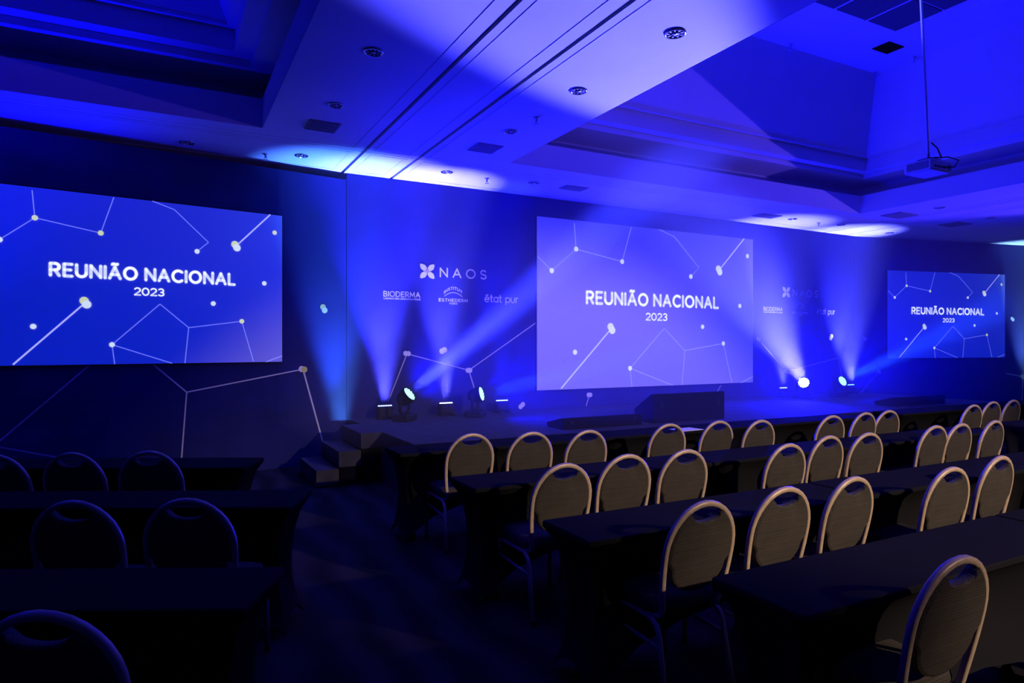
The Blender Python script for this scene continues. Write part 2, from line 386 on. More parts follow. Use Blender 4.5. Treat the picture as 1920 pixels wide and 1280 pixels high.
node_pair(wall_l, WL, 607, 578.5, 1.5, 3, ('print_yellow', 'print_white')); node_pair(wall_l, WL, 568, 692, 2.5, 0.5, ('print_white', 'print_yellow'), 5.8)
pline(wall_c, WC, [(728, 752), (763, 663), (879, 694), (1006, 604)], 0.014); pline(wall_c, WC, [(879, 694), (889, 727)])
pline(wall_c, WC, [(1105, 740), (1098, 764)]); pline(wall_c, WC, [(1352, 722), (1344, 735)])
node_pair(wall_c, WC, 763, 662.5, 2.6, 0.2, ('print_white', 'print_white'), 4.8); node_pair(wall_c, WC, 831, 657, 2.3, -1.2, ('print_white', 'print_white'), 5.4)
node_pair(wall_c, WC, 879, 694, 2, 0, ('print_white', 'print_white'), 4.8); node_pair(wall_c, WC, 978, 760, 2, -2, ('print_white', 'print_white'), 4.8)
node_pair(wall_c, WC, 1105, 740, 1.8, 0, ('print_white', 'print_white'), 4.4)
pline(wall_c, WC, [(1422, 636), (1474, 696), (1571, 671), (1579, 708)], 0.024)
node_pair(wall_c, WC, 1422, 636, 1.5, 1, ('print_white', 'print_white'), 4); node_pair(wall_c, WC, 1473, 696, 1.5, 0.5, ('print_white', 'print_white'), 4)
node_pair(wall_c, WC, 1558, 632, 1, -2, ('print_white', 'print_white'), 4.2)
pline(wall_r, WR, [(1609, 742), (1647, 697)], 0.022)
node_pair(wall_r, WR, 1621, 634.5, 1.2, 0.8, ('print_white', 'print_white'), 3.6); node_pair(wall_r, WR, 1648, 697, 1, 0.5, ('print_white', 'print_white'), 3.4)
node_pair(wall_r, WR, 1898, 598, 1, 1, ('print_white', 'print_white'), 3.4); node_pair(wall_r, WR, 1918, 706, 1, 0.5, ('print_white', 'print_yellow'), 4.6)
pline(wall_r, WR, [(1886, 700), (1918, 706), (1915, 765)], 0.022)

def logo_group(f_, wl, fx):
    """flower mark, NAOS and the three house names; fx maps the first set's pixel to a wall position"""
    P = fx
    # flower of four petals
    (cx, cz), (rx, _), (_, tz) = P(801, 508.5), P(814.5, 508.5), P(801, 495)
    hw, hh = rx - cx, tz - cz
    for sx in (-1, 1):
        for sz in (-1, 1):
            pts = [(0, 0), (0.50, 0.06), (0.86, 0.30), (1.0, 0.70), (0.97, 1.0), (0.70, 1.0), (0.30, 0.86), (0.06, 0.50)]
            Flat(YP).poly([(cx + sx * hw * a, cz + sz * hh * b) for a, b in pts]).build('logo_petal', 'print_white', wl)
    Flat(YP - 0.002).poly([(cx - hw * .22, cz - hh * .22), (cx + hw * .22, cz - hh * .22), (cx + hw * .22, cz + hh * .22), (cx - hw * .22, cz + hh * .22)]).build('logo_centre', 'print_lilac', wl)
    x0, z0 = P(825.5, 518.3); x1, _ = P(911, 521); _, z1 = P(825.5, 502.3)
    Flat(YP).text('NAOS', x0, x1, z0, z1 - z0, 0.022, gap=0.62).build('lettering', 'print_white', wl)
    x0, z0 = P(719.5, 555); x1, _ = P(787, 557); _, z1 = P(719.5, 545.8)
    Flat(YP).text('BIODERMA', x0, x1, z0, z1 - z0, 0.013, gap=0.3).build('lettering', 'print_white', wl)
    x0, z0 = P(719.5, 560.3); x1, _ = P(788, 562.5); _, z1 = P(719.5, 557.9)
    Flat(YP).text('LABORATOIRE DERMATOLOGIQUE', x0, x1, z0, z1 - z0, 0.006, gap=0.3).build('lettering', 'print_white', wl)
    x0, z0 = P(823, 564.5); x1, _ = P(876.5, 564.5); _, z1 = P(823, 559.3)
    Flat(YP).text('ESTHEDERM', x0, x1, z0, z1 - z0, 0.008, gap=0.36).build('lettering', 'print_white', wl)
    mx = (x0 + x1) / 2; hw2 = (x1 - x0) / 2
    x2, z2 = P(833, 551); x3, _ = P(866, 551); _, z3 = P(833, 546.3)
    bow = lambda x, z: (x, z + 0.075 * (1 - ((x - mx) / (hw2 * 0.66)) ** 2))
    Flat(YP).text('INSTITUT', x2, x3, z2 - 0.0, z3 - z2, 0.009, gap=0.4, warp=bow).build('lettering', 'print_white', wl)
    zb = P(833, 555)[1]
    Flat(YP).stroke([(mx + hw2 * 0.62 * t / 8, zb + 0.06 * (1 - (t / 8) ** 2)) for t in range(-8, 9)], 0.008).build('logo_arch', 'print_white', wl)
    x0, z0 = P(843, 570.2); x1, _ = P(857, 570.2); _, z1 = P(843, 567.4)
    Flat(YP).text('PARIS', x0, x1, z0, z1 - z0, 0.006, gap=0.6).build('lettering', 'print_white', wl)
    x0, z0 = P(909, 565.5); x1, _ = P(971, 567); _, z1 = P(909, 551)
    Flat(YP).text('état pur', x0, x1, z0, z1 - z0, 0.016, gap=0.2).build('lettering', 'print_white', wl)
logo_group(WC, wall_c, WC)
# the same set printed again on the other side of the stage screen: same size, moved along the wall
sA, zA = WC(801, 508.5); sB, zB = WC(1474, 547.5)
logo_group(WC, wall_c, lambda px, py: (WC(px, py)[0] - sA + sB, WC(px, py)[1] - zA + zB))

# ================================================================== SCREENS
def screen_uv(px, py):                     # pixel on the stage screen -> metres from its centre
    s_, z = WC(px, py); return (s_ - SC0, z - SCZ)
(s0, zt), (_, zb) = WC(1004.8, 406), WC(1005, 730.3); (s1, zt2), (_, zb2) = WC(1409.2, 449), WC(1410, 717.3)
SC0, SCZ = (s0 + s1) / 2, (zt + zb + zt2 + zb2) / 4; SCW, SCH = s1 - s0, (zt - zb + zt2 - zb2) / 2
def zz(x, y): return screen_uv(980 + 0.29697 * x, 380 + 0.29697 * y)
LINES = [[(318, 130), (330, 294), (176, 430), (88, 340)], [(330, 294), (620, 373), (678, 156)], [(552, 794), (235, 1172)], [(670, 1044), (885, 793), (1015, 933), (1258, 888), (1312, 1133)],
         [(1015, 933), (998, 1153)], [(682, 1165), (670, 1044), (940, 1158)], [(1231, 428), (1390, 226)], [(850, 165), (950, 217), (1105, 410), (1053, 467)], [(1370, 1138), (1446, 1096)]]
DOTS = [(330, 294), (620, 373), (176, 430), (1053, 467), (1410, 338), (1362, 652), (1127, 783), (1258, 888), (670, 1044), (323, 943)]
BIG = [(552, 794), (1231, 428)]
def make_screen(corner, ang, s_c, zc, wd, label, smat, line_m, dots_m, asp=1.0):
    root = empty('projection_screen'); root.location = (corner.x + s_c * math.cos(ang), corner.y + s_c * math.sin(ang), zc); root.rotation_euler = (0, 0, ang)
    tag(root, label, 'screen')
    k = wd / SCW / asp; hw, hh = wd / 2, k * SCH / 2; kx = k * asp
    pan = MB().box((-hw, -0.035, -hh), (hw, -0.004, hh)).build('panel', smat, root)
    MB().box((-hw - 0.012, -0.03, -hh - 0.012), (hw + 0.012, -0.002, hh + 0.012)).build('frame', 'black', root)
    cl = lambda p: (max(-hw, min(hw, p[0] * kx)), max(-hh, min(hh, p[1] * k)))
    for ln in LINES:
        q = [cl(zz(*p)) for p in ln]
        for a, b in zip(q, q[1:]): Flat(-0.037).line(a, b, (0.024 if ln[0] in BIG else 0.013) * k).build('drawn_line', 'scr_bold' if ln[0] in BIG else line_m, pan)
    for i, d in enumerate(DOTS):
        x, z = cl(zz(*d)); Flat(-0.039).disc(x, z, 0.042 * k).build('drawn_dot', dots_m[1] if i % 3 == 1 or i < 2 else dots_m[0], pan)
    for d in BIG:
        x, z = cl(zz(*d)); Flat(-0.039).disc(x - 0.018 * k, z + 0.03 * k, 0.066 * k).build('drawn_dot', dots_m[1], pan); Flat(-0.040).disc(x + 0.018 * k, z - 0.03 * k, 0.066 * k).build('drawn_dot', dots_m[0], pan)
    (x0, z0), (x1, _), (_, z1) = zz(398, 634), zz(1224, 660), zz(398, 562)
    wt, wa, wb = (layout(t, 0.33)[0] for t in ('REUNIÃO NACIONAL', 'REUNIÃO', 'NACIONAL')); un = (x1 - x0) * kx / wt
    Flat(-0.039).text('REUNIÃO', x0 * kx, x0 * kx + wa * un, z0 * k, (z1 - z0) * k, 0.047 * k, gap=0.33).build('lettering', 'scr_text', pan)
    Flat(-0.039).text('NACIONAL', x1 * kx - wb * un, x1 * kx, z0 * k, (z1 - z0) * k, 0.047 * k, gap=0.33).build('lettering', 'scr_text', pan)
    (x0, z0), (x1, _), (_, z1) = zz(771, 740), zz(902, 743), zz(771, 698)
    Flat(-0.039).text('2023', x0 * kx, x1 * kx, z0 * k, (z1 - z0) * k, 0.021 * k, gap=0.22).build('lettering', 'scr_text', pan)
    return root
sm_c = screen_mat('stage_screen_picture', [(0.0, (0.0, 0.010, 0.36)), (1.0, (0.0, 0.012, 0.37))], 0.0, SCW)
make_screen(K1, A_C, SC0, SCZ, SCW, 'large violet screen reading REUNIÃO NACIONAL 2023 in the middle of the stage', sm_c, 'scr_line', ('scr_dot', 'scr_yellow'))
(sl1, zl1), (_, zl0) = WL(527.5, 405.5), WL(526, 677.8); hl = zl1 - zl0
wl_ = hl * SCW / SCH * 0.925
sm_l = screen_mat('wing_screen_picture', [(0.0, (0.0, 0.010, 0.36)), (1.0, (0.0, 0.012, 0.37))], R(-12), wl_)
make_screen(K1, A_L, sl1 - wl_ / 2, (zl1 + zl0) / 2, wl_, 'deep blue screen reading REUNIÃO NACIONAL 2023 beside the stage steps', sm_l, 'scr_line', ('scr_dot', 'scr_yellow'), 0.925)
(sr0, zr1), (_, zr0) = WR(1662, 507), WR(1663.3, 669.7); (sr1, zr3), (_, zr2) = WR(1881.5, 517.5), WR(1883, 668.5)
sm_r = screen_mat('far_wing_screen_picture', [(0.0, (0.0, 0.010, 0.36)), (1.0, (0.0, 0.012, 0.37))], R(0), sr1 - sr0)
make_screen(K2, A_R, (sr0 + sr1) / 2, (zr0 + zr1 + zr2 + zr3) / 4, sr1 - sr0, 'small blue screen reading REUNIÃO NACIONAL 2023 on the wall beyond the stage', sm_r, 'scr_line', ('scr_dot', 'scr_yellow'))

# ================================================================== STAGE LIGHTS
def uplight(px, py, f_, corner, ang, label, beam, power, lens, base_z, angle=34, off=0.30, size=0.22, lean=0.0):
    """low LED batten standing at the foot of the backdrop, shining straight up it"""
    s_, _ = f_(px, py); x = corner.x + s_ * math.cos(ang) + off * math.sin(ang); y = corner.y + s_ * math.sin(ang) - off * math.cos(ang)
    root = empty('led_uplight', (x, y, base_z), ang); tag(root, label, 'stage light')
    hs = MB().bevbox((-size / 2, -0.07, 0.03), (size / 2, 0.07, 0.185), 0.015).build('housing', 'black', root)
    for sx in (-1, 1): MB().box((sx * size * 0.42 - 0.02, -0.09, 0), (sx * size * 0.42 + 0.02, 0.09, 0.035)).build('foot', 'black', root)
    for k in range(6):
        cx = (k - 2.5) * size / 6.4
        MB().lathe([(0.016, 0.184), (0.016, 0.192), (0.010, 0.198), (0.0, 0.20)], 12, (cx, 0, 0)).build('lens', lens, hs)
    spot('led_uplight_beam', (x, y, base_z + 0.23), (x + lean * math.cos(ang), y + 0.20, H), power, beam, angle, 1.0, 0.06)
    return root
WHT = (0.11, 0.105, 1.0)
uplight(710, 757, WC, K1, A_C, 'blue LED uplight on the stage nearest the steps', (0.052, 0.052, 1.0), 10000, 'led_blue', ST, 42)
uplight(822, 753, WC, K1, A_C, 'white LED uplight on the stage between two tilted wash lights', WHT, 5500, 'led_white', ST, 36)
uplight(925, 750, WC, K1, A_C, 'LED uplight on the stage close to the large screen', (0.004, 0.008, 1.0), 2500, 'led_blue', ST, 30)
uplight(1446, 724, WC, K1, A_C, 'pale LED uplight on the stage on the far side of the large screen', (0.09, 0.09, 1.0), 6000, 'led_blue', ST, 44)
uplight(1572, 735, WC, K1, A_C, 'cyan LED uplight at the far end of the stage', (0.10, 0.105, 1.0), 8500, 'led_cyan', ST, 44)
uplight(624, 845, WL, K1, A_L, 'cyan LED uplight on the floor behind the stage steps', (0.045, 0.16, 0.85), 4200, 'led_cyan', 0.0, 36)
uplight(1914, 745, WR, K2, A_R, 'greenish LED uplight on the floor past the small screen', (0.16, 0.34, 0.7), 4000, 'led_cyan', 0.0, 30)

def moving_head(px, py, y, d, label, col, power, angle, lens, blend=1.0, spill=1500):
    """moving-head wash light: base, yoke and a round head with a face of LED lenses"""
    p = at_y(px, py, y); d = Vector(d).normalized()
    base = Vector((p.x - d.x * 0.10, p.y - d.y * 0.10, ST)); hc = p - d * 0.10          # head centre
    root = empty('moving_head_light', base); tag(root, label, 'stage light')
    loc = lambda q: Vector(q) - base
    flat = Vector((d.x, d.y, 0)); flat = flat.normalized() if flat.length > 1e-3 else Vector((0, -1, 0)); side = Vector((-flat.y, flat.x, 0))
    an = math.atan2(flat.y, flat.x)
    b = MB().bevbox((-0.13, -0.15, 0.0), (0.13, 0.15, 0.10), 0.02).build('base', 'black', root); b.rotation_euler = (0, 0, an)
    hz = hc.z - ST
    for s_ in (-1, 1):
        q = side * (0.135 * s_)
        MB().sweep([side * (0.06 * s_) + Vector((0, 0, 0.10)), q + Vector((0, 0, 0.14)), q + Vector((0, 0, hz + 0.03))], 0.05, 0.03, 8, flat).build('yoke_arm', 'black', root)
    hd = MB().lathe([(0.0, -0.10), (0.06, -0.10), (0.095, -0.05), (0.112, 0.03), (0.118, 0.085), (0.118, 0.10), (0.104, 0.102), (0.104, 0.092), (0.0, 0.092)], 28, loc(hc), d).build('head', 'black_matt', root)
    u = d.orthogonal().normalized(); v = d.cross(u)
    cells = [(0, 0)] + [(0.042 * math.cos(R(60 * k)), 0.042 * math.sin(R(60 * k))) for k in range(6)] + [(0.082 * math.cos(R(30 * k + 15)), 0.082 * math.sin(R(30 * k + 15))) for k in range(12)]
    for a, b_ in cells:
        MB().lathe([(0.0195, 0.0925), (0.0195, 0.100), (0.012, 0.105), (0.0, 0.107)], 10, loc(hc) + u * a + v * b_, d).build('lens', lens, hd)
    spot('moving_head_beam', p + d * 0.03, p + d * 5, power, col, angle, blend, 0.09)
    spot('moving_head_spill', p + d * 0.03, p + d * 5, spill, (0.002, 0.002, 1.0), 130, 1.0, 0.09)
    return root
moving_head(768, 738, 8.75, cam_dir(0.74, 0.62, -0.23), 'tilted LED moving head whose beam crosses towards the large screen', (0.03, 0.036, 1.0), 100000, 13, 'led_cyan')
moving_head(903, 738, 8.75, cam_dir(0.94, 0.24, -0.24), 'sideways LED moving head standing next to the large screen', (0.02, 0.06, 1.0), 11000, 16, 'led_cyan')
moving_head(1507, 717, 8.75, cam_dir(-0.514, 0.34, -0.785), 'white-faced LED moving head throwing the brightest beam over the seats', (0.066, 0.063, 1.0), 62000, 15.5, 'led_white', 0.75, 3200)
moving_head(1580, 714, 8.75, cam_dir(0.38, 0.42, -0.82), 'LED moving head turned towards the small screen', (0.01, 0.05, 1.0), 24000, 13, 'led_cyan')

# ================================================================== STAGE MONITORS
def wedge(x0, x1, y, h, dep, label, name, kind):
    o = empty(name, ((x0 + x1) / 2, y, ST)); tag(o, label, kind); hw = (x1 - x0) / 2
    MB().prism([(0, 0), (0, h), (0.05, h), (dep, h * 0.42), (dep - 0.03, 0)], 'x', -hw, hw).build('cabinet', 'black_matt', o)
    n = Vector((0, h * 0.58, dep - 0.05)).normalized(); a = Vector((0, 0.05, h)); b = Vector((0, dep, h * 0.42))
    q = [a + (b - a) * 0.06 + n * 0.004, a + (b - a) * 0.94 + n * 0.004]
    MB().add([(-hw * 0.95, q[0].y, q[0].z), (hw * 0.95, q[0].y, q[0].z), (hw * 0.95, q[1].y, q[1].z), (-hw * 0.95, q[1].y, q[1].z)], [(0, 1, 2, 3)]).build('display', 'black', o)
    for s_ in (-1, 1): MB().box((s_ * hw * 0.8 - 0.03, -0.012, h * 0.5), (s_ * hw * 0.8 + 0.03, 0.0, h * 0.72)).build('handle', 'black', o)
    return o
xa, xb = at_y(1226, 790, 6.95).x, at_y(1358, 790, 6.95).x
wedge(xa, xb, 6.95, 0.39, 0.42, 'large black wedge monitor standing on the stage edge below the large screen', 'stage_monitor', 'monitor')
xa, xb = at_y(1056, 800, 6.93).x, at_y(1203, 800, 6.93).x
wedge(xa, xb, 6.93, 0.14, 0.40, 'long low black box on the stage edge beside the large wedge monitor', 'floor_monitor', 'monitor')
xa, xb = at_y(1680, 760, 6.93).x, at_y(1772, 760, 6.93).x
wedge(min(xa, 12.1), min(xb, 13.5), 6.93, 0.15, 0.40, 'long low black box on the stage edge near the small screen', 'floor_monitor', 'monitor')

# ================================================================== CEILING FITTINGS
def downlight(px, py, label, z=H, r_=0.07):
    p = at_z(px, py, z); o = empty('downlight', p); tag(o, label, 'downlight', 'recessed downlights in the ceiling')
    MB().lathe([(r_ * 1.22, -0.001), (r_ * 1.22, -0.010), (r_ * 1.0, -0.012), (r_ * 0.98, -0.001)], 28).build('trim_ring', 'chrome', o)
    MB().lathe([(r_ * 0.98, -0.004), (r_ * 0.86, -0.003), (r_ * 0.40, -0.002), (0.0, -0.002)], 28).build('reflector', 'black', o)  # flat disc; the dark of the recess is put into its black colour
    for k in range(9):
        an = 2 * math.pi * k / 9 + 0.3
        MB().box((-0.006, r_ * 0.60, -0.009), (0.006, r_ * 0.93, -0.004)).build('painted_glint', 'white_plastic', o).rotation_euler = (0, 0, an)  # white strips painted in for the bright reflections inside the can
    MB().lathe([(r_ * 0.34, -0.003), (r_ * 0.34, -0.007), (0.0, -0.012)], 16).build('lamp', 'white_plastic', o)
    return o
for px, py, lb in ((1266, 62, 'round recessed downlight beside the deep coffer, bright in the beam, farther from the stage'), (1085, 170, 'round recessed downlight beside the deep coffer, bright in the beam'),
                   (958, 246, 'dim round downlight next to a square air vent by the coffer corner'), (700, 97, 'dim round downlight on the dark side of the partition tracks, far from the vent'),
                   (630, 197, 'dim round downlight next to the square air vent beside the partition track'), (565, 291, 'round downlight in the bright ceiling strip above the deep blue screen'),
                   (838, 322, 'round downlight in the bright ceiling strip above the stage'), (1001, 342, 'round downlight in the ceiling strip above the corner of the large screen'),
                   (350, 267, 'dim round downlight in the dark ceiling strip above the deep blue screen'), (1486, 410, 'round downlight in the bright strip at the far end of the stage'),
                   (1577, 421, 'round downlight in the bright strip by the far partition tracks'), (1668, 436, 'round downlight past the far partition tracks above the small screen'),
                   (1762, 389, 'small lit-up downlight beside the far side of the coffer'), (1857, 408, 'small downlight past the far partition tracks')):
    downlight(px, py, lb)
def vent(px, py, wx, wy, label, z=H, m='grille'):
    p = at_z(px, py, z); o = empty('air_vent', p); tag(o, label, 'vent', 'square ceiling air vents')
    MB().box((-wx, -wy, -0.012), (wx, wy, -0.001)).build('frame', m, o)
    for k in range(6):
        y = -wy + 0.03 + (2 * wy - 0.06) * k / 5
        MB().box((-wx + 0.02, y - 0.012, -0.02), (wx - 0.02, y + 0.012, -0.013)).build('slat', m, o)
    return o
vent(605, 236, 0.17, 0.17, 'square grey air vent beside the partition tracks and the darker coffer'); vent(910, 277, 0.17, 0.17, 'square grey air vent at the corner of the deep coffer')
vent(1076, 352, 0.2, 0.12, 'grey air vent in the bright ceiling strip above the large screen'); vent(1438, 404, 0.26, 0.14, 'grey air vent in the bright strip at the far end of the stage')
vent(1687, 403, 0.28, 0.2, 'grey air vent beside the far partition tracks'); vent(1790, 420, 0.25, 0.2, 'dark air vent past the far partition tracks')
vent(1665, 89, 0.185, 0.135, 'black air vent in the top of the deep coffer', ZT, 'black_matt')
def sprinkler(px, py, label, z=H):
    p = at_z(px, py, z); o = empty('sprinkler', p); tag(o, label, 'sprinkler', 'ceiling sprinkler heads')
    MB().lathe([(0.035, -0.001), (0.03, -0.012), (0.012, -0.014), (0.012, -0.05), (0.006, -0.055)], 14).build('body', 'steel', o)
    MB().lathe([(0.03, -0.075), (0.03, -0.079), (0.0, -0.08)], 14).build('deflector', 'steel', o)
    for s_ in (-1, 1): MB().sweep([(s_ * 0.012, 0, -0.045), (s_ * 0.018, 0, -0.06), (s_ * 0.008, 0, -0.076)], 0.005, 0.005, 6, (0, 1, 0)).build('arm', 'steel', o)
for px, py, lb in ((498, 288, 'sprinkler head in the bright strip above the deep blue screen'), (913, 334, 'sprinkler head in the bright strip above the stage'), (1006, 220, 'sprinkler head beside the deep coffer'),
                   (1535, 417, 'sprinkler head in the bright strip at the far end of the stage')): sprinkler(px, py, lb)
for px, py, lb in ((1482, 84, 'small sprinkler head in the coffer top, beyond the dark tiles'), (1641, 136, 'small sprinkler head in the coffer top, near the black vent'), (1714, 107, 'small sprinkler head in the coffer top, beside the projector pole')): sprinkler(px, py, lb, ZT)

# ---- ceiling projector
pr = empty('ceiling_projector', (7.82, 4.51, 3.63)); tag(pr, 'white ceiling projector hanging on a long pole in the coffer', 'projector')
pb = MB().bevbox((-0.20, -0.15, 0.0), (0.20, 0.17, 0.13), 0.018).build('body', 'white_plastic', pr)
MB().box((-0.206, -0.11, 0.025), (-0.2, 0.13, 0.105)).build('side_vent', 'grey_plastic', pb)
MB().lathe([(0.05, 0.0), (0.05, 0.03), (0.04, 0.03), (0.03, 0.012), (0.0, 0.012)], 20, (0.08, 0.168, 0.07), (0, 1, 0)).build('lens', 'black', pr)
for k in range(4): MB().box((-0.15 + 0.055 * k, -0.156, 0.035), (-0.12 + 0.055 * k, -0.15, 0.055)).build('socket', 'black', pb)
MB().box((0.12, -0.156, 0.03), (0.17, -0.15, 0.08)).build('socket', 'grey_plastic', pb)
MB().bevbox((-0.10, -0.09, 0.131), (0.10, 0.09, 0.165), 0.01).build('mount_plate', 'black', pr)
pole = MB().lathe([(0.016, 0.0), (0.016, 2.42)], 12, (0, 0, 0.16), (-0.045, 0.02, 1.0)).build('pole', 'steel', pr)
MB().sweep([(0.02, -0.02, 0.36), (0.08, -0.05, 0.30), (0.10, -0.08, 0.20), (0.08, -0.10, 0.17)], 0.014, 0.014, 8, (0, 1, 0)).build('cable', 'black', pr)
MB().sweep([(0.02, -0.05, 0.18), (0.18, -0.12, 0.19), (0.24, -0.20, 0.14), (0.14, -0.21, 0.05), (0.05, -0.17, 0.045), (0.03, -0.155, 0.045)], 0.012, 0.012, 8, (0, 0, 1)).build('cable', 'black', pr)

# ================================================================== TABLES
def make_table(name, x0, x1, yn, label, dep=0.43, centre=None, rz=0.0):
    """training table under a tight stretch cover that nips in between top and feet"""
    o = empty(name, centre or ((x0 + x1) / 2, yn + dep / 2, 0), rz); tag(o, label, 'table', 'long tables under black stretch covers')
    hx, hy = (x1 - x0) / 2, dep / 2
    MB().bevbox((-hx, -hy, 0.725), (hx, hy, 0.755), 0.006).build('top_cover', 'cloth', o)
    m = MB(); nz, n = 9, 28; rows = []
    def outline(t, arch):
        pts = []
        for k in range(n):
            s_ = k / n * 4; e = int(s_); q = s_ - e
            cx, cy = [(-1 + 2 * q, -1), (1, -1 + 2 * q), (1 - 2 * q, 1), (-1, 1 - 2 * q)][e]
            nip = 0.13 * math.sin(math.pi * min(1, t * 0.95)) ** 0.55
            sag = 0.05 * math.sin(math.pi * q) * math.sin(math.pi * t)
            x = cx * (hx - nip * 0.7); y = cy * (hy - nip * 0.75)
            if e in (0, 2): y -= cy * sag
            else: x -= cx * sag
            z = 0.73 - t * (0.71 - (0.30 * math.sin(math.pi * q) ** 0.6 if e in (0, 2) else 0.10 * math.sin(math.pi * q)))
            pts.append((x, y, z))
        return pts
    v = []; f = []
    for i in range(nz + 1): v += outline(i / nz, True)
    for i in range(nz):
        for k in range(n): f.append((i * n + k, i * n + (k + 1) % n, (i + 1) * n + (k + 1) % n, (i + 1) * n + k))
    m.add(v, f, True); m.build('skirt', 'cloth', o)
    for sx in (-1, 1):
        for sy in (-1, 1):
            MB().lathe([(0.028, 0.0), (0.03, 0.03), (0.018, 0.05), (0.016, 0.72)], 10, (sx * (hx - 0.15), sy * (hy - 0.14), 0)).build('leg', 'cloth', o)
    return o
ORD = ['first', 'second', 'third', 'fourth', 'fifth', 'sixth', 'seventh', 'eighth', 'ninth', 'tenth', 'eleventh', 'twelfth']
ROWN = ['front', 'second', 'third', 'fourth']
YN = [5.22, 3.74, 2.49, 1.47]
for r_ in range(4):
    for k in range(3 if r_ < 3 else 2):
        x0 = 1.71 + (0.16 if r_ == 3 else 0) + 2.01 * k
        make_table('training_table', x0, x0 + 1.99, YN[r_], f'black covered table in the {ROWN[r_]} row of lit seats, {ORD[k]} from the central aisle')
for r_ in range(2):
    make_table('training_table', 8.5, 10.5, YN[r_], f'black covered table in the {ROWN[r_]} row, first past the far aisle')
    make_table('training_table', 10.51, 12.5, YN[r_], f'black covered table in the {ROWN[r_]} row, second past the far aisle')
TURN = -R(26.6)                                             # the unlit block is turned towards the stage
for r_, (px, py) in enumerate(((478, 866), (566, 933), (503, 1098))):      # middle of each table's aisle end, on its top
    e = at_z(px, py, 0.755)
    for k in range(2 if r_ else 1):
        c_ = (e.x - math.cos(TURN) * (1.0 + 2.01 * k), e.y - math.sin(TURN) * (1.0 + 2.01 * k), 0)
        make_table('training_table', -1, 0.99, 0, f'dark covered table in the {ROWN[r_]} row of unlit seats, {ORD[k]} from the central aisle', centre=c_, rz=TURN)

